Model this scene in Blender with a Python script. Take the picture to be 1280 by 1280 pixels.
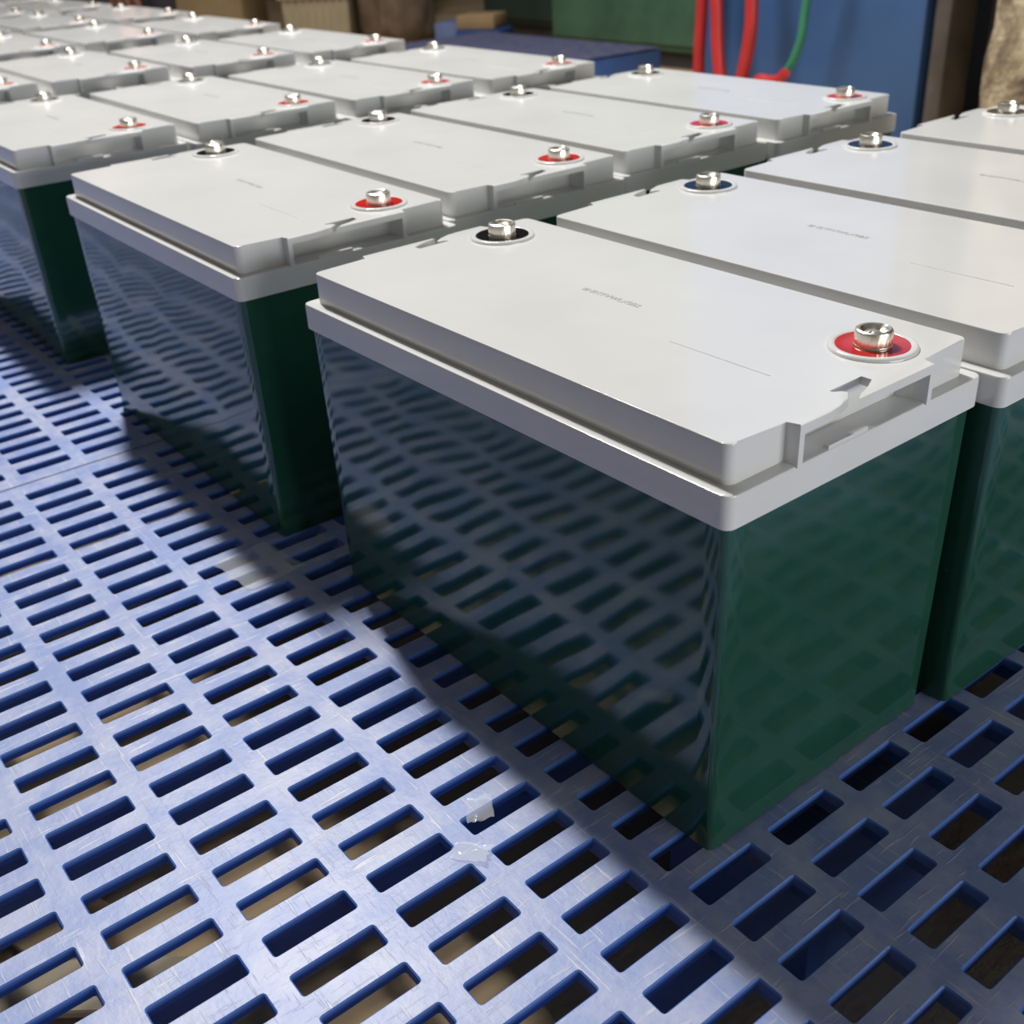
import bpy, bmesh, math, random
from mathutils import Vector, Matrix, noise

# ------------------------------------------------------------------ clear
for o in list(bpy.data.objects):
    bpy.data.objects.remove(o)
scene = bpy.context.scene
C = scene.collection
PI = math.pi

# ------------------------------------------------------------------ camera
RIGHT = Vector((0.618922305, 0.783834197, -0.050389794))
DOWN = Vector((0.358292076, -0.338836534, -0.869952063))
FWD = Vector((-0.69897208, 0.520378472, -0.49055507))
CAM = Vector((0.241572, -0.282119, 0.396616))
FPX = 1378.54
cd = bpy.data.cameras.new('camera')
cam = bpy.data.objects.new('camera', cd)
C.objects.link(cam)
M = Matrix.Identity(4)
for r in range(3):
    M[r][0] = RIGHT[r]
    M[r][1] = -DOWN[r]
    M[r][2] = -FWD[r]
    M[r][3] = CAM[r]
cam.matrix_world = M
cd.sensor_width = 36.0
cd.lens = FPX / 1280.0 * 36.0
cd.clip_start = 0.01
cd.clip_end = 60
cd.dof.use_dof = True
cd.dof.focus_distance = 0.52
cd.dof.aperture_fstop = 14.0
scene.camera = cam

# ------------------------------------------------------------------ world, lights, exposure
world = bpy.data.worlds.new('world')
scene.world = world
world.use_nodes = True
bg = world.node_tree.nodes['Background']
bg.inputs['Color'].default_value = (1.0, 0.965, 0.93, 1)
bg.inputs['Strength'].default_value = 0.08


def area(name, loc, target, sx, sy, power, color):
    l = bpy.data.lights.new(name, 'AREA')
    l.shape = 'RECTANGLE'
    l.size = sx
    l.size_y = sy
    l.energy = power
    l.color = color
    o = bpy.data.objects.new(name, l)
    C.objects.link(o)
    o.location = loc
    d = Vector(target) - Vector(loc)
    o.rotation_euler = d.to_track_quat('-Z', 'Y').to_euler()
    return o


# row of four ceiling lamps over the far rows of the pallet line
for k in range(4):
    area('ceiling_lamp', (-1.55 - 0.16 * k, 0.36 + 0.02 * k, 2.35), (-0.25, 0.0, 0.0), 0.13, 0.13, 15.0, (1.0, 0.985, 0.96))
# added low fill from behind the camera, brightens the +x faces
area('added_side_fill', (3.6, 0.7, 0.48), (-0.4, 0.3, 0.2), 2.4, 0.9, 56.0, (0.97, 1.0, 0.99))

# unseen light added to brighten the cabinets, carton and crate
area('added_background_fill', (-1.9, 0.75, 3.1), (-2.4, 2.0, 0.0), 0.6, 0.3, 40.0, (1.0, 0.97, 0.93))

vs = scene.view_settings
vs.view_transform = 'Standard'
vs.look = 'None'
vs.gamma = 1.0
vs.use_curve_mapping = False
vs.exposure = 0.35

# ------------------------------------------------------------------ materials


def lin(r, g, b):
    def f(c):
        c /= 255.0
        return c / 12.92 if c <= 0.04045 else ((c + 0.055) / 1.055) ** 2.4
    return (f(r), f(g), f(b), 1)


class NT:
    def __init__(self, name):
        self.m = bpy.data.materials.new(name)
        self.m.use_nodes = True
        self.t = self.m.node_tree
        self.b = self.t.nodes['Principled BSDF']

    def n(self, typ, **kw):
        x = self.t.nodes.new(typ)
        for k, val in kw.items():
            if k in x.inputs:
                x.inputs[k].default_value = val
            else:
                setattr(x, k, val)
        return x

    def l(self, a, b):
        self.t.links.new(a, b)

    def coord(self, scale=(1, 1, 1), rot=(0, 0, 0), out='Object'):
        tc = self.n('ShaderNodeTexCoord')
        mp = self.n('ShaderNodeMapping')
        mp.inputs['Scale'].default_value = scale
        mp.inputs['Rotation'].default_value = rot
        self.l(tc.outputs[out], mp.inputs['Vector'])
        return mp.outputs['Vector']

    def noise(self, scale, detail=4, rough=0.5, vec=None, dist=0.0):
        x = self.n('ShaderNodeTexNoise')
        x.inputs['Scale'].default_value = scale
        x.inputs['Detail'].default_value = detail
        x.inputs['Roughness'].default_value = rough
        x.inputs['Distortion'].default_value = dist
        if vec is not None:
            self.l(vec, x.inputs['Vector'])
        return x.outputs['Fac']

    def ramp(self, fac, stops):
        x = self.n('ShaderNodeValToRGB')
        e = x.color_ramp.elements
        while len(e) < len(stops):
            e.new(0.5)
        for el, (p, c) in zip(e, stops):
            el.position = p
            el.color = c if len(c) == 4 else (*c, 1)
        self.l(fac, x.inputs['Fac'])
        return x.outputs['Color']

    def mix(self, fac, a, b):
        x = self.n('ShaderNodeMix')
        x.data_type = 'RGBA'
        for sock, val in ((x.inputs[0], fac), (x.inputs[6], a), (x.inputs[7], b)):
            if isinstance(val, (tuple, float, int)):
                sock.default_value = val
            else:
                self.l(val, sock)
        return x.outputs[2]

    def math(self, op, a, b=0.0):
        x = self.n('ShaderNodeMath')
        x.operation = op
        for i, val in enumerate((a, b)):
            if isinstance(val, (float, int)):
                x.inputs[i].default_value = val
            else:
                self.l(val, x.inputs[i])
        return x.outputs[0]

    def bump(self, h, strength=0.2, dist=0.001):
        x = self.n('ShaderNodeBump')
        x.inputs['Strength'].default_value = strength
        x.inputs['Distance'].default_value = dist
        self.l(h, x.inputs['Height'])
        self.l(x.outputs['Normal'], self.b.inputs['Normal'])

    def set(self, **kw):
        for k, val in kw.items():
            s = self.b.inputs[k.replace('_', ' ')]
            if isinstance(val, (tuple, float, int)):
                s.default_value = val
            else:
                self.l(val, s)
        return self.m


MAT = {}


def plain(name, col, rough=0.5, metal=0.0, var=0.12, scale=30.0, bump=0.0):
    t = NT(name)
    f = t.noise(scale, 4, 0.6, t.coord())
    dark = tuple(c * (1 - var) for c in col[:3]) + (1,)
    lite = tuple(min(1, c * (1 + var)) for c in col[:3]) + (1,)
    t.set(Base_Color=t.ramp(f, [(0.3, dark), (0.7, lite)]), Roughness=rough, Metallic=metal)
    if bump:
        t.bump(f, bump, 0.002)
    MAT[name] = t.m
    return t.m


def make_materials():
    # lid plastic, light warm grey
    t = NT('lid_plastic')
    v = t.coord()
    f = t.noise(14, 3, 0.5, v)
    base = t.ramp(f, [(0.3, (0.72, 0.72, 0.71)), (0.7, (0.77, 0.768, 0.758))])
    t.set(Base_Color=base, Roughness=t.math('ADD', t.math('MULTIPLY', f, 0.06), 0.09))
    t.b.inputs['Specular IOR Level'].default_value = 0.5
    t.bump(t.noise(9, 2, 0.5, v), 0.04, 0.002)
    MAT['lid'] = t.m
    # glossy dark green case
    t = NT('case_plastic')
    v = t.coord()
    f = t.noise(20, 4, 0.6, v)
    sc = t.noise(240, 2, 0.5, t.coord((1, 1, 1)))
    fleck = t.ramp(sc, [(0.79, (0, 0, 0)), (0.83, (1, 1, 1))])
    base = t.ramp(f, [(0.3, (0.014, 0.062, 0.040)), (0.7, (0.019, 0.078, 0.051))])
    t.set(Base_Color=t.mix(t.math('MULTIPLY', fleck, 0.35), base, (0.25, 0.33, 0.28, 1)),
          Roughness=t.math('ADD', t.math('MULTIPLY', f, 0.06), 0.05))
    t.b.inputs['IOR'].default_value = 1.6
    MAT['case'] = t.m
    for nm, c in (('red_seal', (0.60, 0.028, 0.020)), ('black_seal', (0.012, 0.011, 0.011))):
        t = NT(nm)
        t.set(Base_Color=t.ramp(t.noise(120, 2, 0.5, t.coord()), [(0.3, tuple(x * 0.85 for x in c)), (0.7, c)]), Roughness=0.12)
        MAT[nm] = t.m
    t = NT('plated_bolt')
    t.set(Base_Color=t.ramp(t.noise(400, 3, 0.5, t.coord()), [(0.3, (0.90, 0.85, 0.72)), (0.7, (0.96, 0.93, 0.84))]), Metallic=1.0, Roughness=0.30)
    MAT['bolt'] = t.m
    plain('ink', lin(192, 191, 189), 0.5, var=0.05)
    # scuffed blue pallet plastic
    t = NT('pallet_plastic')
    v = t.coord()
    big = t.noise(7, 4, 0.6, v)
    base = t.ramp(big, [(0.3, (0.058, 0.145, 0.47)), (0.7, (0.085, 0.19, 0.54))])
    # fine scratches: two stretched noises, only on upward faces
    s1 = t.noise(420, 3, 0.6, t.coord((0.06, 1, 1), (0, 0, 0.25)), 0.3)
    s2 = t.noise(420, 3, 0.6, t.coord((1, 0.07, 1), (0, 0, 0.15)), 0.3)
    sc = t.math('MAXIMUM', t.ramp(s1, [(0.60, (0, 0, 0)), (0.68, (1, 1, 1))]), t.ramp(s2, [(0.60, (0, 0, 0)), (0.68, (1, 1, 1))]))
    scuff = t.ramp(t.noise(26, 5, 0.65, v), [(0.42, (0, 0, 0)), (0.62, (1, 1, 1))])
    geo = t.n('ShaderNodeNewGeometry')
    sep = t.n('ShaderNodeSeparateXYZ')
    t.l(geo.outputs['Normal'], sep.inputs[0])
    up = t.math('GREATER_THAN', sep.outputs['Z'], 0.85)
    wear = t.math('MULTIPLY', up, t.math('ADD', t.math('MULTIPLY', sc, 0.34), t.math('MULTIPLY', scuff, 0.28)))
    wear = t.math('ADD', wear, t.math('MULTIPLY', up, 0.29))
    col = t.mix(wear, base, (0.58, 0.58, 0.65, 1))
    t.set(Base_Color=col, Roughness=t.math('ADD', t.math('MULTIPLY', big, 0.12), 0.38))
    t.b.inputs['Specular IOR Level'].default_value = 0.5
    hb = t.math('ADD', t.math('MULTIPLY', sc, 0.5), t.noise(180, 3, 0.6, v))
    t.bump(hb, 0.30, 0.0006)
    MAT['pallet'] = t.m
    t = NT('dusty_pallet_plastic')
    f = t.noise(30, 5, 0.65, t.coord())
    t.set(Base_Color=t.ramp(f, [(0.3, (0.045, 0.06, 0.20)), (0.6, (0.13, 0.13, 0.19))]), Roughness=0.6)
    MAT['dusty_pallet'] = t.m
    # floor: dusty brown concrete with stains
    t = NT('floor_concrete')
    v = t.coord()
    a = t.noise(5, 6, 0.65, v)
    b = t.noise(40, 5, 0.7, v)
    c1 = t.ramp(a, [(0.30, (0.36, 0.235, 0.135)), (0.5, (0.58, 0.43, 0.25)), (0.7, (0.70, 0.55, 0.34))])
    c2 = t.mix(t.math('MULTIPLY', b, 0.40), c1, (0.16, 0.11, 0.075, 1))
    t.set(Base_Color=c2, Roughness=0.85)
    t.bump(b, 0.4, 0.004)
    MAT['floor'] = t.m
    t = NT('cardboard')
    v = t.coord()
    f = t.noise(6, 4, 0.6, v)
    w = t.noise(120, 2, 0.5, t.coord((0.05, 1, 1)))
    t.set(Base_Color=t.ramp(t.math('ADD', t.math('MULTIPLY', f, 0.7), t.math('MULTIPLY', w, 0.3)), [(0.3, (0.30, 0.20, 0.105)), (0.7, (0.42, 0.30, 0.165))]), Roughness=0.85)
    MAT['cardboard'] = t.m
    plain('dark_wall', (0.060, 0.046, 0.044, 1), 0.8, var=0.45, scale=3.0)
    plain('green_paint', (0.065, 0.145, 0.092, 1), 0.5, var=0.30, scale=6.0)
    plain('dark_green_paint', (0.030, 0.052, 0.042, 1), 0.6, var=0.25, scale=6.0)
    plain('blue_paint', (0.050, 0.140, 0.36, 1), 0.42, var=0.16, scale=3.0)
    plain('dark_steel', (0.050, 0.046, 0.048, 1), 0.55, var=0.40, scale=7.0)
    plain('grey_steel', (0.11, 0.10, 0.095, 1), 0.5, var=0.35, scale=9.0)
    plain('red_rubber', (0.55, 0.035, 0.035, 1), 0.4, var=0.12, scale=12.0)
    plain('green_rubber', (0.045, 0.26, 0.15, 1), 0.4, var=0.15, scale=12.0)
    plain('beige_plastic', (0.46, 0.38, 0.25, 1), 0.55, var=0.10, scale=10.0)
    plain('tan_brown', (0.20, 0.14, 0.095, 1), 0.8, var=0.35, scale=9.0)
    plain('light_blue', (0.16, 0.22, 0.42, 1), 0.6, var=0.15, scale=20.0)
    plain('deep_blue', (0.03, 0.075, 0.25, 1), 0.6, var=0.15, scale=20.0)
    plain('skin', (0.36, 0.17, 0.13, 1), 0.5, var=0.15, scale=40.0)
    plain('dark_cloth', (0.030, 0.024, 0.032, 1), 0.9, var=0.25, scale=40.0, bump=0.3)
    plain('hair', (0.010, 0.008, 0.007, 1), 0.6, var=0.3, scale=80.0)
    t = NT('tan_plaster')
    v = t.coord()
    st = t.noise(7, 6, 0.7, v, 0.6)
    t.set(Base_Color=t.ramp(st, [(0.40, (0.13, 0.095, 0.065)), (0.50, (0.36, 0.29, 0.19)), (0.58, (0.62, 0.54, 0.38))]), Roughness=0.9)
    t.bump(t.noise(14, 6, 0.7, v), 0.8, 0.02)
    MAT['plaster'] = t.m
    t = NT('clear_film')
    t.set(Base_Color=(0.92, 0.94, 0.96, 1), Roughness=0.12, Alpha=0.16)
    t.bump(t.noise(120, 3, 0.6, t.coord()), 0.5, 0.001)
    MAT['film'] = t.m


make_materials()

# ------------------------------------------------------------------ object helpers


def link_mesh(name, bm, mat, parent=None, smooth=True, loc=None, angle=35):
    me = bpy.data.meshes.new(name)
    bm.normal_update()
    bm.to_mesh(me)
    bm.free()
    if smooth:
        me.polygons.foreach_set('use_smooth', [True] * len(me.polygons))
        me.set_sharp_from_angle(angle=math.radians(angle))
    me.materials.append(MAT[mat])
    o = bpy.data.objects.new(name, me)
    C.objects.link(o)
    if parent:
        o.parent = parent
    if loc:
        o.location = loc
    return o


def empty(name, loc=(0, 0, 0), rz=0.0):
    o = bpy.data.objects.new(name, None)
    C.objects.link(o)
    o.empty_display_size = 0.05
    o.location = loc
    o.rotation_euler = (0, 0, rz)
    return o


def tag(o, label, cat, group=None):
    o['label'] = label
    o['category'] = cat
    if group:
        o['group'] = group
    return o


def structure(o, label=None, cat=None):
    o['kind'] = 'structure'
    if label:
        o['label'] = label
        o['category'] = cat
    return o


def copy_tree(o, parent=None):
    c = o.copy()
    C.objects.link(c)
    if parent:
        c.parent = parent
    for ch in list(o.children):
        copy_tree(ch, c)
    return c


def bm_box(bm, x0, x1, y0, y1, z0, z1, bevel=0.0, seg=2):
    vv = [bm.verts.new((x, y, z)) for z in (z0, z1) for y in (y0, y1) for x in (x0, x1)]
    fs = [(0, 2, 3, 1), (4, 5, 7, 6), (0, 1, 5, 4), (2, 6, 7, 3), (0, 4, 6, 2), (1, 3, 7, 5)]
    faces = [bm.faces.new([vv[i] for i in f]) for f in fs]
    if bevel:
        es = list({e for f in faces for e in f.edges})
        bmesh.ops.bevel(bm, geom=es, offset=bevel, segments=seg, affect='EDGES', profile=0.5)


def bm_prism(bm, pts, z0, z1, bevel_top=0.0, seg=2, bottom=True):
    """closed extruded polygon; pts counter-clockwise"""
    lo = [bm.verts.new((x, y, z0)) for x, y in pts]
    hi = [bm.verts.new((x, y, z1)) for x, y in pts]
    n = len(pts)
    for i in range(n):
        j = (i + 1) % n
        bm.faces.new((lo[i], lo[j], hi[j], hi[i]))
    top = bm.faces.new(hi)
    if bottom:
        bm.faces.new(lo[::-1])
    if bevel_top:
        bmesh.ops.bevel(bm, geom=list(top.edges), offset=bevel_top, segments=seg, affect='EDGES', profile=0.5, clamp_overlap=True)
    bmesh.ops.triangulate(bm, faces=[f for f in bm.faces if len(f.verts) > 4])


def rounded_rect(x0, x1, y0, y1, r, n=4):
    p = []
    for cx, cy, a in ((x1 - r, y0 + r, -PI / 2), (x1 - r, y1 - r, 0), (x0 + r, y1 - r, PI / 2), (x0 + r, y0 + r, PI)):
        for k in range(n + 1):
            t = a + PI / 2 * k / n
            p.append((cx + r * math.cos(t), cy + r * math.sin(t)))
    return p


def bm_lathe(bm, prof, n=40, cx=0, cy=0):
    """revolve (r,z) profile around z; r==0 ends close"""
    rings = []
    for r, z in prof:
        if r < 1e-7:
            rings.append([bm.verts.new((cx, cy, z))])
        else:
            rings.append([bm.verts.new((cx + r * math.cos(2 * PI * k / n), cy + r * math.sin(2 * PI * k / n), z)) for k in range(n)])
    for a, b in zip(rings[:-1], rings[1:]):
        for k in range(n):
            j = (k + 1) % n
            if len(a) == 1 and len(b) == 1:
                continue
            if len(a) == 1:
                bm.faces.new((a[0], b[k], b[j]))
            elif len(b) == 1:
                bm.faces.new((a[k], b[0], a[j]))
            else:
                bm.faces.new((a[k], b[k], b[j], a[j]))
    bmesh.ops.recalc_face_normals(bm, faces=bm.faces)


def bm_tube(bm, pts, r, n=12, cap=True):
    """sweep circle along a smooth polyline"""
    P = [Vector(p) for p in pts]
    rings = []
    up = Vector((0, 1, 0))
    for i, p in enumerate(P):
        d = (P[min(i + 1, len(P) - 1)] - P[max(i - 1, 0)]).normalized()
        a = d.cross(up)
        if a.length < 1e-3:
            a = d.cross(Vector((1, 0, 0)))
        a.normalize()
        b = d.cross(a).normalized()
        rr = r[i] if isinstance(r, (list, tuple)) else r
        rings.append([bm.verts.new(p + a * rr * math.cos(2 * PI * k / n) + b * rr * math.sin(2 * PI * k / n)) for k in range(n)])
    for a, b in zip(rings[:-1], rings[1:]):
        for k in range(n):
            j = (k + 1) % n
            bm.faces.new((a[k], a[j], b[j], b[k]))
    if cap:
        bm.faces.new(rings[0][::-1])
        bm.faces.new(rings[-1])
    bmesh.ops.recalc_face_normals(bm, faces=bm.faces)


def smooth_path(pts, sub=8):
    P = [Vector(p) for p in pts]
    out = []
    for i in range(len(P) - 1):
        p0, p1, p2, p3 = P[max(i - 1, 0)], P[i], P[i + 1], P[min(i + 2, len(P) - 1)]
        for k in range(sub):
            t = k / sub
            out.append(0.5 * ((2 * p1) + (p2 - p0) * t + (2 * p0 - 5 * p1 + 4 * p2 - p3) * t * t + (3 * p1 - p0 - 3 * p2 + p3) * t ** 3))
    out.append(P[-1])
    return out


def at(px, py, axis, val):
    """point on the ray of a photo pixel where coordinate `axis` equals val"""
    d = RIGHT * ((px - 640) / FPX) + DOWN * ((py - 640) / FPX) + FWD
    t = (val - CAM[axis]) / d[axis]
    return CAM + d * t


FLOOR_Z = -0.13

# ------------------------------------------------------------------ setting
bm = bmesh.new()
bm_box(bm, -7.0, 4.5, -3.5, 4.2, FLOOR_Z - 0.05, FLOOR_Z)
structure(link_mesh('floor', bm, 'floor', smooth=False), 'dusty brown concrete floor under the pallets', 'floor')
bm = bmesh.new()
bm_box(bm, -7.0, 4.5, 4.0, 4.2, FLOOR_Z, 3.2)
structure(link_mesh('wall_back', bm, 'dark_wall', smooth=False), 'dark stained wall behind the green and blue panels', 'wall')
bm = bmesh.new()
bm_box(bm, -7.0, -6.8, -3.5, 4.0, FLOOR_Z, 3.2)
structure(link_mesh('wall_left', bm, 'dark_wall', smooth=False), 'dark stained wall at the far end of the rows', 'wall')

# ------------------------------------------------------------------ pallets
PX, QY, SL, SW = 0.02562, 0.05389, 0.04146, 0.0124
NX, NY = 46, 23
MX, MY = 0.0185, 0.0135           # margins to the pallet edge
DECK_T = 0.0055


def deck_mesh(nx, ny):
    """perforated deck: rounded slots with chamfered lips, origin at the min corner, top at z=0"""
    bm = bmesh.new()
    cr, ch = 0.0012, 0.0007

    def loop(x0, x1, y0, y1, r):
        return rounded_rect(x0, x1, y0, y1, r, 2)      # 12 points, ccw from (x1, y0) corner

    xs = [0.0] + [MX + PX * i + (SW - PX) / 2 for i in range(1, nx)] + [2 * MX + PX * (nx - 1) + SW]
    ys = [0.0] + [MY + QY * j + (SL - QY) / 2 for j in range(1, ny)] + [2 * MY + QY * (ny - 1) + SL]
    cache = {}

    def cv(i, j, z):
        k = (i, j, z)
        if k not in cache:
            cache[k] = bm.verts.new((xs[i], ys[j], z))
        return cache[k]

    for i in range(nx):
        for j in range(ny):
            sx, sy = MX + PX * i, MY + QY * j
            L0 = [bm.verts.new((x, y, 0)) for x, y in loop(sx - ch, sx + SW + ch, sy - ch, sy + SL + ch, cr + ch)]
            L1 = [bm.verts.new((x, y, -ch)) for x, y in loop(sx, sx + SW, sy, sy + SL, cr)]
            L2 = [bm.verts.new((x, y, -DECK_T)) for x, y in loop(sx + 0.0004, sx + SW - 0.0004, sy + 0.0004, sy + SL - 0.0004, cr)]
            n = 12
            for k in range(n):
                q = (k + 1) % n
                bm.faces.new((L0[k], L0[q], L1[q], L1[k])[::-1])
                bm.faces.new((L1[k], L1[q], L2[q], L2[k])[::-1])
            for z, L, flip in ((0.0, L0, False), (-DECK_T, L2, True)):
                # corners in the order of the loop: (x1,y0), (x1,y1), (x0,y1), (x0,y0)
                cs = [cv(i + 1, j, z), cv(i + 1, j + 1, z), cv(i, j + 1, z), cv(i, j, z)]
                for c in range(4):
                    a, b_, d = L[3 * c], L[3 * c + 1], L[3 * c + 2]
                    nx_ = L[(3 * c + 3) % 12]
                    f1 = (cs[c], b_, a)
                    f2 = (cs[c], d, b_)
                    f3 = (cs[c], cs[(c + 1) % 4], nx_, d)
                    for f in (f1, f2, f3):
                        bm.faces.new(f[::-1] if flip else f)
    return bm, xs[-1], ys[-1]


def make_pallet(name, nx, ny):
    root = empty(name)
    bm, lx, ly = deck_mesh(nx, ny)
    link_mesh('deck', bm, 'pallet', root, angle=30)
    # outer fascia
    for (x0, x1, y0, y1) in ((0, lx, 0, 0.005), (0, lx, ly - 0.005, ly), (0, 0.005, 0.005, ly - 0.005), (lx - 0.005, lx, 0.005, ly - 0.005)):
        bm = bmesh.new()
        bm_box(bm, x0, x1, y0, y1, -0.058, -DECK_T)
        link_mesh('fascia', bm, 'pallet', root, smooth=False)
    # ribs running along x, under every solid band between slot columns
    bm = bmesh.new()
    bm_box(bm, 0.005, lx - 0.005, -0.002, 0.002, -0.017, -DECK_T)
    first = None
    for j in range(1, ny):
        y = MY + QY * j + (SL - QY) / 2
        if first is None:
            first = link_mesh('rib', bm, 'pallet', root, smooth=False, loc=(0, y, 0))
        else:
            o = first.copy()
            C.objects.link(o)
            o.parent = root
            o.location = (0, y, 0)
    # deeper cross beams running along y, one every five slots
    bm = bmesh.new()
    bm_box(bm, -0.0025, 0.0025, 0.005, ly - 0.005, -0.042, -DECK_T)
    first = None
    for i in range(5, nx, 5):
        x = MX + PX * i + (SW - PX) / 2
        if first is None:
            first = link_mesh('cross_beam', bm, 'pallet', root, smooth=False, loc=(x, 0, 0))
        else:
            o = first.copy()
            C.objects.link(o)
            o.parent = root
            o.location = (x, 0, 0)
    # nine legs
    bm = bmesh.new()
    bm_box(bm, -0.055, 0.055, -0.055, 0.055, FLOOR_Z + 0.0005, -0.0425, 0.006, 1)
    first = None
    for fx in (0.065, lx / 2, lx - 0.065):
        for fy in (0.065, ly / 2, ly - 0.065):
            if first is None:
                first = link_mesh('leg', bm, 'pallet', root, loc=(fx, fy, 0))
            else:
                o = first.copy()
                C.objects.link(o)
                o.parent = root
                o.location = (fx, fy, 0)
    return root, lx, ly


PAL_X0 = -0.30389 - 12 * PX - MX
PAL_Y0 = -0.2332 - 5 * QY - MY
pal, LX, LY = make_pallet('plastic_pallet', NX, NY)
pal.location = (PAL_X0, PAL_Y0, 0)
tag(pal, 'scuffed blue slotted plastic pallet under the battery row that ends at the tan pillar', 'pallet')
for k, (dy, lab) in enumerate(((0.0085, 'scuffed blue slotted plastic pallet under the battery row beside the empty pallet'),
                               (0.002, 'blue slotted plastic pallet under the battery row beside the brown carton'),
                               (0.006, 'blue slotted plastic pallet ending the line, beside the crouching person'))):
    p = copy_tree(pal)
    p.location = (PAL_X0 - (k + 1) * (LX + 0.0018), PAL_Y0 + dy, 0)
    tag(p, lab, 'pallet')
p, plx, ply = make_pallet('plastic_pallet', 30, 14)
p.location = (-2.085 - plx, 2.05 - ply, 0)
for ch in p.children:
    if ch.name.startswith('deck'):
        ch.data.materials[0] = MAT['dusty_pallet']
tag(p, 'empty dusty blue plastic pallet lying beside the green cabinet', 'pallet')

# ------------------------------------------------------------------ battery
L, W, H = 0.330, 0.1722, 0.2103
ZB, ZM = 0.1772, 0.1926
LI = 0.0065


def case_mesh():
    """green box with draft, rounded corners and slightly wavy walls"""
    bm = bmesh.new()
    nz = 12
    rows = []
    for k in range(nz + 1):
        z = 0.001 + (ZB + 0.002 - 0.001) * k / nz
        f = k / nz
        ins = 0.0042 * (1 - f) + 0.0024 * f
        x0, x1, y0, y1 = -L + ins, -ins, ins, W - ins
        r = 0.0035
        pts = []
        # sides with subdivisions, ccw starting on y0 side
        for (ax, ay, bx, by, n) in ((x0 + r, y0, x1 - r, y0, 40), (x1, y0 + r, x1, y1 - r, 18), (x1 - r, y1, x0 + r, y1, 12), (x0, y1 - r, x0, y0 + r, 10)):
            tx, ty = bx - ax, by - ay
            ln = math.hypot(tx, ty)
            nx_, ny_ = ty / ln, -tx / ln
            for i in range(n + 1):
                s = i / n
                env = min(1.0, 6 * s, 6 * (1 - s)) * min(1.0, 5 * f, 5 * (1 - f))
                px, py = ax + tx * s, ay + ty * s
                w = noise.noise(Vector((px * 14 + 3.1, py * 14, z * 10))) * 0.00055
                w += noise.noise(Vector((px * 34 + 9.7, py * 34, z * 26))) * 0.00016
                d = env * (w + 0.0007)
                pts.append((px + nx_ * d, py + ny_ * d))
            # corner arc
            cx, cy = {0: (x1 - r, y0 + r), 1: (x1 - r, y1 - r), 2: (x0 + r, y1 - r), 3: (x0 + r, y0 + r)}[[40, 18, 12, 10].index(n)]
            a0 = math.atan2(-tx, ty)
            a0 = math.atan2(ny_, nx_)
            for t in (1, 2, 3):
                a = a0 + PI / 2 * t / 4
                pts.append((cx + r * math.cos(a), cy + r * math.sin(a)))
        rows.append([bm.verts.new((x, y, z)) for x, y in pts])
    n = len(rows[0])
    for a, b in zip(rows[:-1], rows[1:]):
        for k in range(n):
            j = (k + 1) % n
            bm.faces.new((a[k], a[j], b[j], b[k]))
    bm.faces.new(rows[0][::-1])
    bm.faces.new(rows[-1])
    bmesh.ops.triangulate(bm, faces=[f for f in bm.faces if len(f.verts) > 4])
    # seat foot flush with the deck
    bm_box(bm, -L + 0.010, -0.010, 0.010, W - 0.010, 0.0, 0.002)
    return bm


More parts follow.
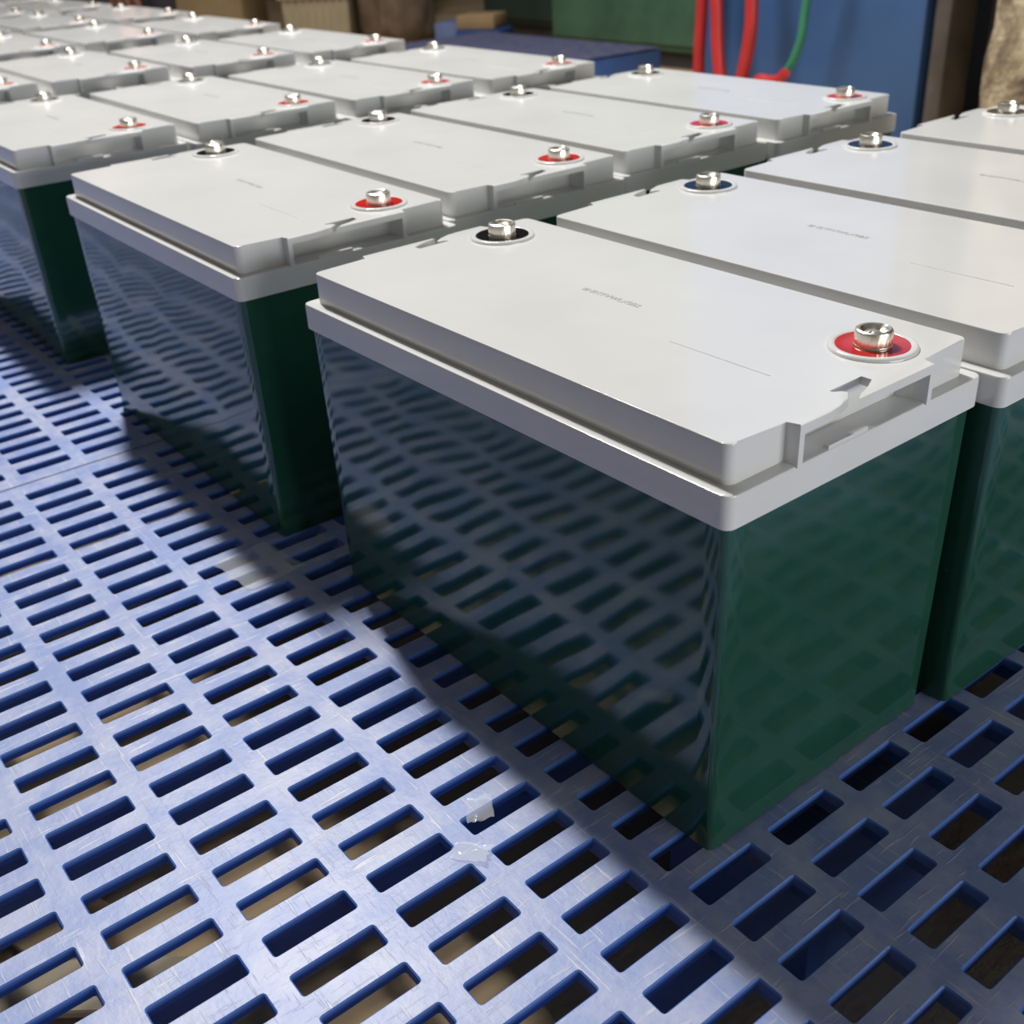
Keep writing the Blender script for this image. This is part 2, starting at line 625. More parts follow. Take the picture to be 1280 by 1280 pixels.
def lid_mesh():
    bm = bmesh.new()
    # flange
    b2 = bmesh.new()
    bm_prism(b2, rounded_rect(-L, 0, 0, W, 0.005), ZB, ZM, 0.0014, 2)
    es = [e for e in b2.edges if all(abs(v.co.z - ZB) < 1e-6 for v in e.verts) and len(e.link_faces) == 2 and e.calc_face_angle(0) > 0.5]
    bmesh.ops.bevel(b2, geom=es, offset=0.0010, segments=2, affect='EDGES', clamp_overlap=True)
    me = bpy.data.meshes.new('tmp')
    b2.to_mesh(me)
    b2.free()
    bm.from_mesh(me)
    bpy.data.meshes.remove(me)
    # body with a finger pocket cut into each short end
    x1, x0, y0, y1 = -LI, -L + LI, LI, W - LI
    fy0, fy1 = 0.0390, 0.1290                     # handle flap at the +x end
    pk = 0.0085                                   # pocket depth behind the end face
    zt = H - 0.0042

    def arc(cx, cy, a, r=0.0045, n=4):
        return [(cx + r * math.cos(a + PI / 2 * k / n), cy + r * math.sin(a + PI / 2 * k / n)) for k in range(n + 1)]
    r = 0.0045

    def half(extra):
        """points of the +x end from the (x1,y0) corner to the (x1,y1) corner"""
        return arc(x1 - r, y0 + r, -PI / 2) + extra + arc(x1 - r, y1 - r, 0)

    def rot180(pts):
        return [(-L - x, W - y) for x, y in pts]
    body = half([(x1, fy0 + 0.003), (x1 - pk, fy0 + 0.0045), (x1 - pk, fy1 - 0.0045), (x1, fy1 - 0.003)])
    body = body + rot180(body)

    def add_prism(pts, z0, z1, bev, seg=2):
        b = bmesh.new()
        bm_prism(b, pts, z0, z1, bev, seg)
        m = bpy.data.meshes.new('tmp')
        b.to_mesh(m)
        b.free()
        bm.from_mesh(m)
        bpy.data.meshes.remove(m)
    add_prism(body, ZM - 0.002, zt, 0)
    # top plate with the flaps and their hooked notch
    xo = 0.0006
    notch = [(xo, 0.0580), (-0.0008, 0.0655), (-0.0030, 0.0735), (-0.0069, 0.0790), (-0.0100, 0.0778), (-0.0105, 0.0732), (-0.0136, 0.0727),
             (-0.0140, 0.0965), (-0.0072, 0.0965), (-0.0044, 0.0880), (-0.0020, 0.0800), (xo, 0.0748)]
    plate = half([(x1, fy0), (xo, fy0)] + notch + [(xo, fy1), (x1, fy1)])
    plate = plate + rot180(plate)
    add_prism(plate, zt, H, 0.0009, 2)
    # flap end walls and the small lip on the flange
    for sgn in (0, 1):
        for (a0, a1, b0, b1, c0, c1) in ((x1 - 0.001, xo, fy0, fy0 + 0.003, ZM - 0.001, zt), (x1 - 0.001, xo, fy1 - 0.003, fy1, ZM - 0.001, zt),
                                         (-0.0032, -0.0006, 0.060, 0.086, ZM - 0.001, ZM + 0.0016)):
            if sgn:
                a0, a1, b0, b1 = -L - a1, -L - a0, W - b1, W - b0
            b = bmesh.new()
            bm_box(b, a0, a1, b0, b1, c0, c1)
            m = bpy.data.meshes.new('tmp')
            b.to_mesh(m)
            b.free()
            bm.from_mesh(m)
            bpy.data.meshes.remove(m)
    return bm


def seam_mesh():
    """fine raised seam line along the lid top"""
    b = bmesh.new()
    bm_prism(b, rounded_rect(-0.100, -0.040, 0.0690, 0.0699, 0.0004), H - 0.0005, H + 0.00025, 0.0002, 2)
    return b


def ring_mesh():
    b = bmesh.new()
    bm_lathe(b, [(0.0165, H - 0.0010), (0.0165, H + 0.0012), (0.0172, H + 0.0017), (0.0188, H + 0.0018), (0.0197, H + 0.0013), (0.0201, H + 0.0003), (0.0202, H - 0.0010)], 48)
    return b


def seal_mesh():
    b = bmesh.new()
    bm_lathe(b, [(0, H + 0.0011), (0.0120, H + 0.0010), (0.0164, H + 0.0014), (0.0166, H + 0.0009), (0.0166, H - 0.0008)], 48)
    return b


def bolt_mesh():
    """round plated bolt head with knurled flank, dished top and a slot cross, on a washer"""
    b = bmesh.new()
    z = H + 0.0009
    bm_lathe(b, [(0.0086, z - 0.0004), (0.0087, z + 0.0004), (0.0085, z + 0.0008), (0.0080, z + 0.0009)], 40)
    n = 60
    prof = [(0.0080, z + 0.0008, 0), (0.0083, z + 0.0012, 1), (0.0084, z + 0.0066, 1), (0.0081, z + 0.0075, 0), (0.0072, z + 0.0079, 0),
            (0.0062, z + 0.0077, 0), (0.0052, z + 0.0066, 0), (0.0042, z + 0.0060, 0), (0.0024, z + 0.0066, 0), (0.0012, z + 0.0068, 0)]
    rings = []
    for r, zz, kn in prof:
        ring = []
        for k in range(n):
            rr = r * (1 + (0.012 if k % 2 else -0.012) * kn)
            a = 2 * PI * k / n
            zz2 = zz
            if 0.0015 < r < 0.0070 and zz > z + 0.005:
                zz2 -= 0.0010 * max(0.0, math.cos(2 * a + 0.6)) ** 6
            ring.append(b.verts.new((rr * math.cos(a), rr * math.sin(a), zz2)))
        rings.append(ring)
    for p, q in zip(rings[:-1], rings[1:]):
        for k in range(n):
            j = (k + 1) % n
            b.faces.new((p[k], p[j], q[j], q[k]))
    b.faces.new(rings[-1])
    bmesh.ops.recalc_face_normals(b, faces=b.faces)
    return b


def text_object(name, body, size, mat, parent):
    cu = bpy.data.curves.new(name, 'FONT')
    cu.body = body
    cu.size = size
    cu.extrude = 0.00005
    cu.align_x = 'CENTER'
    cu.align_y = 'CENTER'
    tmp = bpy.data.objects.new(name, cu)
    C.objects.link(tmp)
    dg = bpy.context.evaluated_depsgraph_get()
    me = bpy.data.meshes.new_from_object(tmp.evaluated_get(dg))
    bpy.data.objects.remove(tmp)
    bpy.data.curves.remove(cu)
    me.name = name
    me.materials.clear()
    me.materials.append(MAT[mat])
    o = bpy.data.objects.new(name, me)
    C.objects.link(o)
    o.parent = parent
    return o


def make_battery():
    root = empty('battery')
    # root sits at the base centre; the part meshes are written from the near corner
    off = (L / 2, -W / 2, 0)
    link_mesh('case', case_mesh(), 'case', root, loc=off, angle=50)
    lid = link_mesh('lid', lid_mesh(), 'lid', root, loc=off, angle=28)
    wn = lid.modifiers.new('weighted_normals', 'WEIGHTED_NORMAL')
    wn.keep_sharp = True
    wn.weight = 80
    link_mesh('seam_line', seam_mesh(), 'lid', lid, angle=28)
    code = text_object('stamped_code', 'BN0TFVWLX0B2', 0.0060, 'ink', lid)
    code.location = (-0.1655, 0.0935, H + 0.0001)
    code.scale = (0.98, 0.95, 1)
    code['label'] = 'faint grey stamped code'
    for nm, x, mat in (('negative_terminal', -L + 0.0302, 'black_seal'), ('positive_terminal', -0.0302, 'red_seal')):
        s = link_mesh(nm, seal_mesh(), mat, root, loc=(off[0] + x, off[1] + W - 0.0452, 0), angle=30)
        s['label'] = ('black' if 'black' in mat else 'red') + ' resin terminal seal with plated bolt'
        link_mesh('collar', ring_mesh(), 'lid', s, angle=40)
        bo = link_mesh('bolt', bolt_mesh(), 'bolt', s, angle=25)
        bo.rotation_euler = (0, 0, 0.5 if 'black' in mat else 1.9)
    return root


# near-corner positions (x, y) solved from the photograph, and the row's turn
YAW = [0.003, -0.0095, -0.0095, -0.0115, -0.010, -0.008, -0.006, -0.006]
GRID = {
    (0, 0): (0.0, 0.0), (0, 1): (0.0098, 0.1735), (0, 2): (0.0151, 0.3493), (0, 3): (0.0252, 0.5252),
    (1, 0): (-0.4018, -0.0088), (1, 1): (-0.4119, 0.1647), (1, 2): (-0.4143, 0.3382), (1, 3): (-0.4030, 0.5112),
    (2, 0): (-0.8682, -0.0073), (2, 1): (-0.8507, 0.1670), (2, 2): (-0.8349, 0.3402), (2, 3): (-0.8216, 0.5134),
    (3, 0): (-1.3319, 0.0020), (3, 1): (-1.3170, 0.1760), (3, 2): (-1.2758, 0.3494), (3, 3): (-1.2544, 0.5225),
    (4, 0): (-1.7650, 0.0230), (4, 1): (-1.7580, 0.1980), (4, 2): (-1.7510, 0.3720), (4, 3): (-1.6930, 0.5460),
    (5, 0): (-2.1900, 0.0420), (5, 1): (-2.1800, 0.2180), (5, 2): (-2.1650, 0.3960), (5, 3): (-2.1360, 0.5720),
    (6, 1): (-2.6100, 0.2240), (6, 2): (-2.5950, 0.3990), (6, 3): (-2.5850, 0.5730),
    (7, 2): (-3.0300, 0.4050), (7, 3): (-3.0200, 0.5800),
}
ANCHOR = ['the rough tan pillar', 'the blue cabinet', 'the empty blue pallet', 'the beige crate', 'the brown carton',
          'the crouching person', 'the crouching person, first row beyond', 'the crouching person, second row beyond']
NTH = ['fourth', 'third', 'second', 'first']
proto = make_battery()
for i, ((r, c), (x, y)) in enumerate(sorted(GRID.items())):
    o = proto if i == 0 else copy_tree(proto)
    a = YAW[r]
    cx, cy = -L / 2, W / 2
    o.location = (x + math.cos(a) * cx - math.sin(a) * cy, y + math.sin(a) * cx + math.cos(a) * cy, 0.0002)
    o.rotation_euler = (0, 0, a)
    lab = 'green battery with white lid, %s in from %s' % (NTH[c], ANCHOR[r])
    tag(o, lab, 'battery', 'green batteries set out in rows on the blue pallets')

# ------------------------------------------------------------------ plastic scraps on the deck
rnd = random.Random(4)


def scrap(name, loc, sx, sy, rz, lift, lab):
    bm = bmesh.new()
    n = 8
    g = []
    for i in range(n + 1):
        row = []
        for j in range(n + 1):
            u, v_ = i / n - 0.5, j / n - 0.5
            e = 1 - 0.35 * abs(noise.noise(Vector((u * 3 + loc[0] * 50, v_ * 3, 1))))
            row.append(bm.verts.new((u * sx * e, v_ * sy * e, lift * (u + 0.5) ** 2 + abs(0.0008 * noise.noise(Vector((u * 6, v_ * 6, loc[1] * 30)))))))
        g.append(row)
    for i in range(n):
        for j in range(n):
            bm.faces.new((g[i][j], g[i + 1][j], g[i + 1][j + 1], g[i][j + 1]))
    r = bmesh.ops.extrude_face_region(bm, geom=list(bm.faces))
    for v_ in r['geom']:
        if isinstance(v_, bmesh.types.BMVert):
            v_.co.z += 0.00015
    bmesh.ops.recalc_face_normals(bm, faces=bm.faces)
    o = link_mesh(name, bm, 'film', None, loc=loc, angle=80)
    o.rotation_euler = (0, 0, rz)
    tag(o, lab, 'plastic scrap')


scrap('plastic_scrap', (-0.384, -0.036, 0.0004), 0.052, 0.046, 0.12, 0.0004, 'clear plastic film covering two slots beside the second row battery')
scrap('plastic_scrap', (-0.078, -0.0800, 0.0004), 0.020, 0.012, 0.6, 0.002, 'torn clear plastic flake on the scuffed pallet bars before the front battery')
scrap('plastic_scrap', (-0.098, -0.0600, 0.0004), 0.014, 0.018, 1.0, 0.003, 'small whitish plastic flake half across a slot near the front battery')

# ------------------------------------------------------------------ things on the floor under the pallet
for (px, py, sx, sy, rz, mat, lab) in ((60, 1235, 0.16, 0.035, 0.9, 'beige_plastic', 'pale offcut strip lying on the floor under the pallet slots'),
                                       (1262, 968, 0.10, 0.07, 0.2, 'beige_plastic', 'pale yellowish offcut on the floor below the shaded slots'),
                                       (40, 1130, 0.09, 0.05, 0.3, 'cardboard', 'tan cardboard scrap on the floor under the pallet slots')):
    p_ = at(px, py, 2, FLOOR_Z + 0.004)
    bm = bmesh.new()
    bm_box(bm, -sx / 2, sx / 2, -sy / 2, sy / 2, 0, 0.006, 0.001, 1)
    o = link_mesh('floor_offcut', bm, mat, None, loc=(p_.x, p_.y, FLOOR_Z + 0.0003))
    o.rotation_euler = (0, 0, rz)
    tag(o, lab, 'offcut')

# ------------------------------------------------------------------ background things


def cabinet(name, x0, x1, y0, depth, z1, mat, label, cat, doors=0, plinth=0.05):
    root = empty(name, ((x0 + x1) / 2, y0 + depth / 2, FLOOR_Z))
    w = x1 - x0
    bm = bmesh.new()
    bm_box(bm, -w / 2, w / 2, -depth / 2, depth / 2, plinth, z1 - FLOOR_Z, 0.008, 2)
    link_mesh('body', bm, mat, root)
    bm = bmesh.new()
    bm_box(bm, -w / 2 + 0.02, w / 2 - 0.02, -depth / 2 + 0.02, depth / 2 - 0.02, 0.0, plinth)
    link_mesh('plinth', bm, 'dark_steel', root, smooth=False)
    for k in range(doors):
        a = -w / 2 + 0.015 + k * (w - 0.03) / doors
        b = a + (w - 0.03) / doors - 0.006
        bm = bmesh.new()
        bm_box(bm, a, b, -depth / 2 - 0.010, -depth / 2 + 0.002, 0.07, z1 - FLOOR_Z - 0.02, 0.003, 1)
        d = link_mesh('door', bm, mat, root)
        bm = bmesh.new()
        bm_box(bm, b - 0.05, b - 0.03, -depth / 2 - 0.028, -depth / 2 - 0.009, 0.75, 0.90, 0.004, 1)
        link_mesh('handle', bm, 'grey_steel', d)
    return tag(root, label, cat)


xg0 = at(690, 40, 1, 2.45).x
xg1 = at(868, 90, 1, 2.45).x
cabinet('steel_cabinet', xg0, xg1 + 0.04, 2.45, 0.5, 1.5, 'green_paint', 'green painted steel cabinet behind the empty blue pallet', 'cabinet', 1)
xd0 = at(606, 40, 1, 2.75).x
cabinet('steel_cabinet', xd0, xg0 - 0.02, 2.75, 0.4, 1.4, 'dark_green_paint', 'darker green cabinet standing back beside the green one', 'cabinet', 1)
xb0 = at(868, 60, 1, 1.90).x
xb1 = at(1150, 80, 1, 1.90).x
cabinet('steel_cabinet', xb0, xb1, 1.90, 0.30, 1.6, 'blue_paint', 'large blue painted steel cabinet behind the hanging hoses', 'cabinet', 0, 0.004)

# dark steel posts right of the blue cabinet
for (pa, pb, yy, dd, mat, lab) in ((1150, 1182, 1.905, 0.10, 'grey_steel', 'grey steel post close beside the blue cabinet'),
                                   (1184, 1265, 2.00, 0.20, 'dark_steel', 'dark steel machine column between grey post and tan pillar')):
    xa = max(at(pa, 70, 1, yy).x, xb1 + 0.014)
    xb = max(at(pb, 70, 1, yy).x, xa + 0.04)
    xb1 = xb + 0.012
    bm = bmesh.new()
    bm_box(bm, xa, xb, yy, yy + dd, FLOOR_Z + 0.012, 1.6, 0.01, 2)
    root = empty('steel_post', ((xa + xb) / 2, yy + dd / 2, FLOOR_Z))
    o = link_mesh('shaft', bm, mat, root)
    o.matrix_parent_inverse = Matrix.Translation((-(xa + xb) / 2, -yy - dd / 2, -FLOOR_Z))
    bm = bmesh.new()
    bm_box(bm, xa - 0.005, xb + 0.005, yy - 0.005, yy + dd + 0.005, FLOOR_Z, FLOOR_Z + 0.012)
    o = link_mesh('base_plate', bm, mat, root, smooth=False)
    o.matrix_parent_inverse = Matrix.Translation((-(xa + xb) / 2, -yy - dd / 2, -FLOOR_Z))
    tag(root, lab, 'post')

# rough tan pillar
bm = bmesh.new()
xa = at(1222, 80, 1, 1.72).x
n, m = 36, 30
rings = []
for k in range(m + 1):
    z = FLOOR_Z + 1.6 * k / m
    ring = []
    for (x, y) in rounded_rect(-0.17, 0.17, -0.17, 0.17, 0.04, 8):
        d = noise.noise(Vector((x * 9, y * 9, z * 9))) * 0.016 + noise.noise(Vector((x * 25, y * 25, z * 25))) * 0.007
        flare = 1.0 + 0.08 * max(0, 1 - k / 10)
        ring.append(bm.verts.new((x * flare * (1 + d * 4), y * flare * (1 + d * 4), z - FLOOR_Z)))
    rings.append(ring)
q = len(rings[0])
for a_, b_ in zip(rings[:-1], rings[1:]):
    for k in range(q):
        j = (k + 1) % q
        bm.faces.new((a_[k], a_[j], b_[j], b_[k]))
bm.faces.new(rings[0][::-1])
bm.faces.new(rings[-1])
tag(link_mesh('rough_pillar', bm, 'plaster', None, loc=(xa + 0.185, 1.72 + 0.17, FLOOR_Z), angle=60), 'rough tan pillar with brown stains at the end of the front row', 'pillar')


# hoses hanging before the blue cabinet
def hose(name, pix, yy, r, mat, lab, grp=None):
    pts = [at(px, py, 1, y_) for (px, py), y_ in zip(pix, yy if isinstance(yy, list) else [yy] * len(pix))]
    bm = bmesh.new()
    bm_tube(bm, smooth_path(pts, 8), r, 12)
    o = link_mesh(name, bm, mat, None, angle=60)
    # origin at its own middle
    c = sum((Vector(v.co) for v in o.data.vertices), Vector()) / len(o.data.vertices)
    o.data.transform(Matrix.Translation(-c))
    o.location = c
    return tag(o, lab, 'hose', grp)


hose('air_hose', [(884, -120), (880, -40), (877, 20), (874, 70), (873, 110), (868, 150)], 1.83, 0.0145, 'red_rubber', 'straight red hose hanging along the left edge of the blue cabinet')
hose('air_hose', [(888, -120), (892, -40), (896, 10), (897, 60), (901, 100), (910, 122), (922, 112), (930, 85), (938, 40), (940, 0), (940, -60), (938, -120)], 1.79, 0.0150, 'red_rubber', 'red hose hanging in a U-shaped loop before the blue cabinet')
hose('air_hose', [(1030, -120), (1022, -60), (1008, 5), (1002, 45), (993, 72), (984, 88), (975, 97)], 1.81, 0.0095, 'green_rubber', 'thin green hose curving down before the blue cabinet')
hose('air_hose', [(982, 90), (974, 99), (962, 101), (950, 99), (942, 108), (936, 130)], 1.78, 0.0115, 'red_rubber', 'short red hose end joined below the thin green hose')

# cardboard carton, beige crate, far left
p0 = at(197, 75, 2, FLOOR_Z)
p1 = at(312, 70, 2, FLOOR_Z)
ang = math.atan2(p1.y - p0.y, p1.x - p0.x)
root = empty('cardboard_carton', ((p0.x + p1.x) / 2 - math.sin(ang) * 0.17, (p0.y + p1.y) / 2 + math.cos(ang) * 0.17, FLOOR_Z), ang)
w = (p1 - p0).length
bm = bmesh.new()
bm_box(bm, -w / 2, w / 2, -0.17, 0.17, 0, 0.42, 0.004, 2)
link_mesh('box', bm, 'cardboard', root)
for s in (-1, 1):
    bm = bmesh.new()
    bm_box(bm, -w / 2, w / 2, s * 0.086 - 0.084, s * 0.086 + 0.084, 0.4205, 0.425)
    link_mesh('flap', bm, 'cardboard', root, smooth=False)
tag(root, 'closed brown cardboard carton on the floor beyond the batteries', 'carton')

p0 = at(362, 78, 2, FLOOR_Z)
p1 = at(442, 74, 2, FLOOR_Z)
w = (p1 - p0).length * 1.02
ang = math.atan2(p1.y - p0.y, p1.x - p0.x)
root = empty('plastic_crate', ((p0.x + p1.x) / 2 - math.sin(ang) * 0.19, (p0.y + p1.y) / 2 + math.cos(ang) * 0.19, FLOOR_Z), ang)
bm = bmesh.new()
hh, dpt = 0.235, 0.38


def frust(bm, wx0, wy0, wx1, wy1, z0, z1):
    lo = [bm.verts.new((sx * wx0 / 2, sy * wy0 / 2, z0)) for sx, sy in ((-1, -1), (1, -1), (1, 1), (-1, 1))]
    hi = [bm.verts.new((sx * wx1 / 2, sy * wy1 / 2, z1)) for sx, sy in ((-1, -1), (1, -1), (1, 1), (-1, 1))]
    for i in range(4):
        j = (i + 1) % 4
        bm.faces.new((lo[i], lo[j], hi[j], hi[i]))
    return lo, hi


lo, hi = frust(bm, w * 0.93, dpt * 0.93, w, dpt, 0, hh)
bm.faces.new(lo[::-1])
lo2, hi2 = frust(bm, w * 0.93 - 0.012, dpt * 0.93 - 0.012, w - 0.012, dpt - 0.012, 0.006, hh)
bm.faces.new(lo2)
for i in range(4):
    j = (i + 1) % 4
    bm.faces.new((hi[i], hi[j], hi2[j], hi2[i]))
for f in bm.faces:
    pass
bmesh.ops.recalc_face_normals(bm, faces=bm.faces)
link_mesh('tub', bm, 'beige_plastic', root, smooth=False)
for (x0, x1, y0, y1) in ((-w / 2 - 0.012, w / 2 + 0.012, -dpt / 2 - 0.012, -dpt / 2), (-w / 2 - 0.012, w / 2 + 0.012, dpt / 2, dpt / 2 + 0.012),
                         (-w / 2 - 0.012, -w / 2, -dpt / 2, dpt / 2), (w / 2, w / 2 + 0.012, -dpt / 2, dpt / 2)):
    bm = bmesh.new()
    bm_box(bm, x0, x1, y0, y1, hh - 0.020, hh + 0.004, 0.002, 1)
    link_mesh('rim', bm, 'beige_plastic', root)
bm = bmesh.new()
bm_box(bm, -0.005, 0.005, -0.006, 0.004, 0.0, hh - 0.02, 0.001, 1)
first = None
for k in range(9):
    x = -w * 0.46 + w * 0.92 * k / 8
    if first is None:
        first = link_mesh('rib', bm, 'beige_plastic', root, loc=(x * 0.97, -dpt * 0.93 / 2, 0))
        o = first
    else:
        o = first.copy()
        C.objects.link(o)
        o.parent = root
        o.location = (x * 0.97, -dpt * 0.93 / 2, 0)
    o.rotation_euler = (math.atan2(dpt * 0.035, hh), 0, 0)
tag(root, 'beige plastic crate with vertical ribs beyond the fourth row', 'crate')

# brown sack behind the crate
bm = bmesh.new()
bmesh.ops.create_icosphere(bm, subdivisions=4, radius=1.0)
for v_ in bm.verts:
    co = v_.co.copy()
    s = 1 + 0.18 * noise.noise(co * 2.2) + 0.05 * noise.noise(co * 6)
    e = 0.6
    v_.co = Vector((math.copysign(abs(co.x) ** e, co.x) * 0.115 * s, math.copysign(abs(co.y) ** e, co.y) * 0.13 * s, max(-0.205, math.copysign(abs(co.z) ** e, co.z) * 0.22 * s) + 0.205))
tag(link_mesh('full_sack', bm, 'tan_brown', None, loc=(p1.x + math.cos(ang) * 0.165 - math.sin(ang) * 0.13, p1.y + math.sin(ang) * 0.165 + math.cos(ang) * 0.13, FLOOR_Z), angle=80), 'dark brown full sack standing beside the beige crate', 'sack')

# small parcels stacked by the dark wall
p0 = at(572, 66, 2, FLOOR_Z)
for (dx, dy, z0, sx, sy, sz, mat, lab) in ((-0.05, 0.03, 0.0, 0.10, 0.16, 0.105, 'light_blue', 'pale blue small parcel left of the deep blue one'),
                                           (0.10, 0.06, 0.0, 0.17, 0.16, 0.085, 'deep_blue', 'deep blue small parcel on the floor by the empty pallet'),
                                           (0.085, 0.06, 0.0857, 0.15, 0.14, 0.05, 'cardboard', 'flat tan packet lying on the deep blue parcel')):
    bm = bmesh.new()
    bm_box(bm, -sx / 2, sx / 2, -sy / 2, sy / 2, 0, sz, 0.006, 2)
    o = link_mesh('small_parcel', bm, mat, None, loc=(p0.x + dx, p0.y + dy, FLOOR_Z + z0))
    o.rotation_euler = (0, 0, 0.55)
    tag(o, lab, 'parcel')

# dark steel uprights behind the crate
for (pa, pb, yy, mat, lab) in ((497, 517, 2.75, 'dark_steel', 'dark upright post beyond the brown sack'), (522, 534, 2.95, 'grey_steel', 'thin grey upright pipe beyond the brown sack')):
    xa, xb = at(pa, 30, 1, yy).x, at(pb, 30, 1, yy).x
    bm = bmesh.new()
    r_ = (xb - xa) / 2
    bm_lathe(bm, [(0, 0), (r_ * 1.6, 0), (r_ * 1.6, 0.01), (r_, 0.012), (r_, 1.55), (0, 1.56)], 20)
    tag(link_mesh('upright_post', bm, mat, None, loc=((xa + xb) / 2, yy, FLOOR_Z), angle=40), lab, 'post')

# ------------------------------------------------------------------ person crouching beyond the sixth row


def skin_body(name, joints, bones, mat, parent, root_joint):
    me = bpy.data.meshes.new(name)
    keys = list(joints)
    idx = {k: i for i, k in enumerate(keys)}
    me.from_pydata([joints[k][:3] for k in keys], [(idx[a], idx[b]) for a, b in bones], [])
    o = bpy.data.objects.new(name, me)
    C.objects.link(o)
    sk = o.modifiers.new('skin', 'SKIN')
    sk.use_smooth_shade = True
    for k, i in idx.items():
        rr = joints[k][3]
        me.skin_vertices[0].data[i].radius = (rr, joints[k][4] if len(joints[k]) > 4 else rr)
        me.skin_vertices[0].data[i].use_root = (k == root_joint)
    ss = o.modifiers.new('sub', 'SUBSURF')
    ss.levels = 2
    ss.render_levels = 2
    dg = bpy.context.evaluated_depsgraph_get()
    m2 = bpy.data.meshes.new_from_object(o.evaluated_get(dg))
    bpy.data.objects.remove(o)
    m2.polygons.foreach_set('use_smooth', [True] * len(m2.polygons))
    m2.materials.clear()
    m2.materials.append(MAT[mat])
    m2.name = name
    o = bpy.data.objects.new(name, m2)
    C.objects.link(o)
    o.parent = parent
    return o


pbase = Vector((-3.28, 0.98, FLOOR_Z))
person = empty('person', pbase)


def P(x, y, z, *r):
    """world point to person-local joint"""
    return (x - 0.48 - pbase.x, y - 0.06 - pbase.y, z - FLOOR_Z) + r


J = {
    'pelvis': P(-2.84, 1.20, 0.10, 0.125, 0.13), 'waist': P(-2.82, 1.14, 0.27, 0.12, 0.14), 'chest': P(-2.79, 1.04, 0.43, 0.125, 0.17),
    'neck0': P(-2.77, 0.97, 0.56, 0.065), 'neck': P(-2.76, 0.94, 0.62, 0.05),
    'sh_r': P(-2.66, 1.02, 0.51, 0.062), 'el_r': P(-2.44, 1.00, 0.40, 0.046), 'wr_r': P(-2.37, 0.925, 0.315, 0.030),
    'sh_l': P(-2.93, 1.00, 0.51, 0.062), 'el_l': P(-3.12, 1.00, 0.36, 0.046), 'wr_l': P(-3.08, 0.90, 0.44, 0.033),
    'hip_r': P(-2.75, 1.16, 0.09, 0.095), 'kn_r': P(-2.66, 0.89, 0.33, 0.068), 'an_r': P(-2.67, 1.03, -0.05, 0.045), 'ft_r': P(-2.65, 0.90, -0.095, 0.032),
    'hip_l': P(-2.94, 1.16, 0.09, 0.095), 'kn_l': P(-3.02, 0.89, 0.33, 0.068), 'an_l': P(-3.00, 1.03, -0.05, 0.045), 'ft_l': P(-3.00, 0.90, -0.095, 0.032),
}
B = [('pelvis', 'waist'), ('waist', 'chest'), ('chest', 'neck0'), ('neck0', 'neck'), ('chest', 'sh_r'), ('sh_r', 'el_r'), ('el_r', 'wr_r'),
     ('chest', 'sh_l'), ('sh_l', 'el_l'), ('el_l', 'wr_l'), ('pelvis', 'hip_r'), ('hip_r', 'kn_r'), ('kn_r', 'an_r'), ('an_r', 'ft_r'),
     ('pelvis', 'hip_l'), ('hip_l', 'kn_l'), ('kn_l', 'an_l'), ('an_l', 'ft_l')]
skin_body('clothing', J, B, 'dark_cloth', person, 'pelvis')
# head
bm = bmesh.new()
bmesh.ops.create_icosphere(bm, subdivisions=4, radius=1.0)
for v_ in bm.verts:
    c = v_.co.copy()
    jaw = 1 - 0.22 * max(0, -c.z)
    v_.co = Vector((c.x * 0.075 * jaw, c.y * 0.095, c.z * 0.115))
    if c.y < -0.6:
        v_.co.y -= 0.020 * math.exp(-((c.x / 0.16) ** 2 + ((c.z + 0.1) / 0.2) ** 2))      # nose
        v_.co.y += 0.010 * math.exp(-(((abs(c.x) - 0.38) / 0.16) ** 2 + ((c.z - 0.08) / 0.12) ** 2))   # eye sockets
        v_.co.y -= 0.005 * math.exp(-((c.x / 0.3) ** 2 + ((c.z + 0.5) / 0.08) ** 2))     # lips
    if abs(c.x) > 0.9:
        v_.co.x *= 1 + 0.16 * math.exp(-((c.y / 0.25) ** 2 + (c.z / 0.3) ** 2))           # ears
head = link_mesh('head', bm, 'skin', person, angle=80)
head.location = P(-2.75, 0.91, 0.735)
head.rotation_euler = (0.55, 0, 0.2)
bm = bmesh.new()
bmesh.ops.create_icosphere(bm, subdivisions=4, radius=1.0)
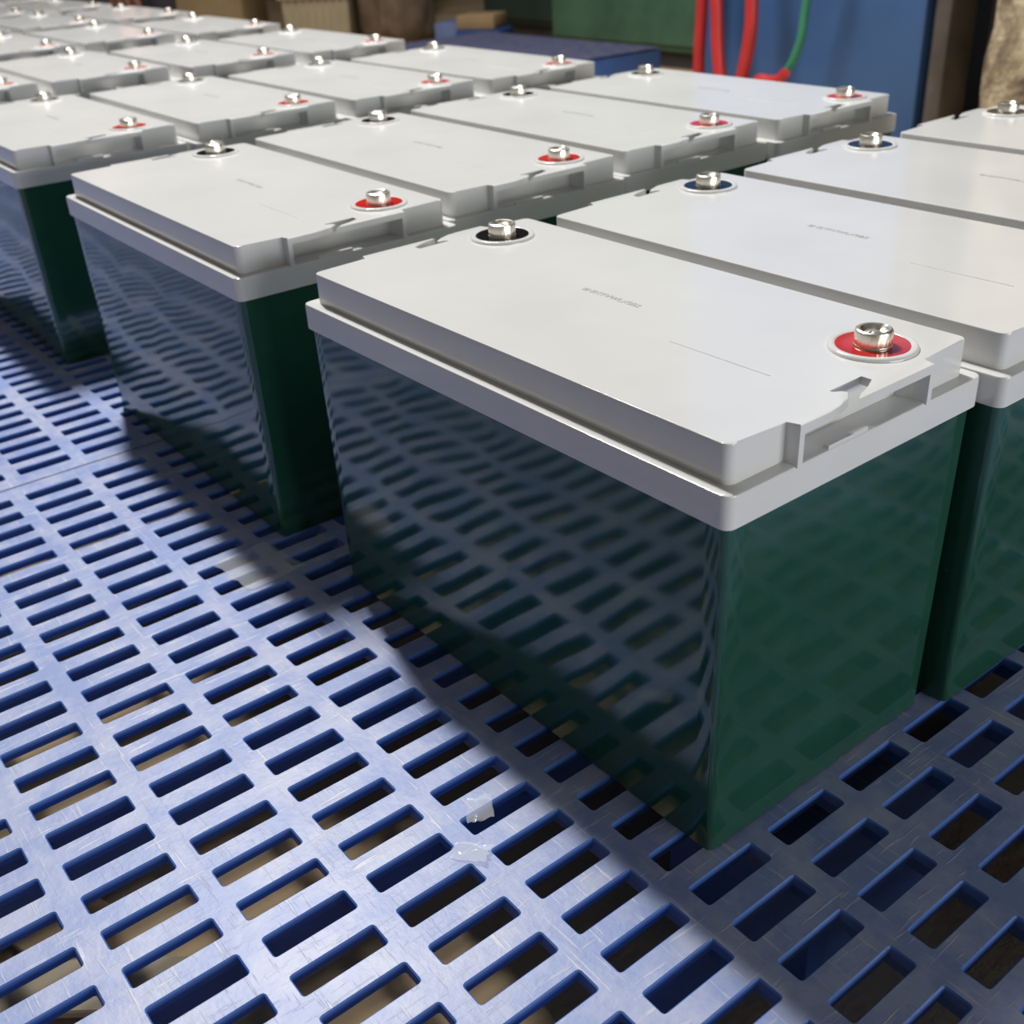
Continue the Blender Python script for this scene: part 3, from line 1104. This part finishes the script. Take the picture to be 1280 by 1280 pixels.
bmesh.ops.delete(bm, geom=[v_ for v_ in bm.verts if v_.co.z < -0.35 or (v_.co.y < -0.35 and v_.co.z < 0.45)], context='VERTS')
for v_ in bm.verts:
    c = v_.co.copy()
    v_.co = Vector((c.x * 0.083, c.y * 0.104, c.z * 0.126))
hair = link_mesh('hair', bm, 'hair', head, angle=80)


# right hand: palm plus five fingers in one skinned mesh
def hand(wr, direction, side, nm):
    d = Vector(direction).normalized()
    lat = d.cross(Vector((0, 0, 1))).normalized() * side
    nrm = lat.cross(d).normalized()
    if nrm.z < 0:
        nrm = -nrm
    pl = person
    w0 = Vector(wr)

    def loc(f, s, u):
        return w0 + d * f + lat * s + nrm * u
    Jh = {}

    def add(k, p, r, r2=None):
        q_ = p - pbase
        Jh[k] = (q_.x, q_.y, q_.z, r, r2 or r)
    add('w', loc(-0.02, 0, 0), 0.023)
    add('p', loc(0.035, 0, 0), 0.026, 0.018)
    bones = [('w', 'p')]
    for k, (s, ln, drop) in enumerate(((-0.030, 0.062, 0.034), (-0.010, 0.074, 0.038), (0.010, 0.070, 0.037), (0.029, 0.055, 0.032))):
        add('k%d' % k, loc(0.075, s, 0.002), 0.0115)
        add('m%d' % k, loc(0.075 + ln * 0.45, s * 1.15, -drop * 0.25), 0.0095)
        add('t%d' % k, loc(0.075 + ln * 0.80, s * 1.2, -drop), 0.0075)
        bones += [('p', 'k%d' % k), ('k%d' % k, 'm%d' % k), ('m%d' % k, 't%d' % k)]
    add('h0', loc(0.025, -0.036, -0.006), 0.0125)
    add('h1', loc(0.058, -0.056, -0.016), 0.0105)
    add('h2', loc(0.088, -0.060, -0.028), 0.0085)
    bones += [('p', 'h0'), ('h0', 'h1'), ('h1', 'h2')]
    return skin_body('hand', Jh, bones, 'skin', pl, 'w')


hand((-2.85, 0.865, 0.310), (0.10, -0.14, -1.0), 1, 'r')
hand((-3.56, 0.84, 0.44), (0.5, -0.25, -0.10), -1, 'l')
tag(person, 'person in dark clothing crouching past the battery rows, one hand hanging down', 'person')
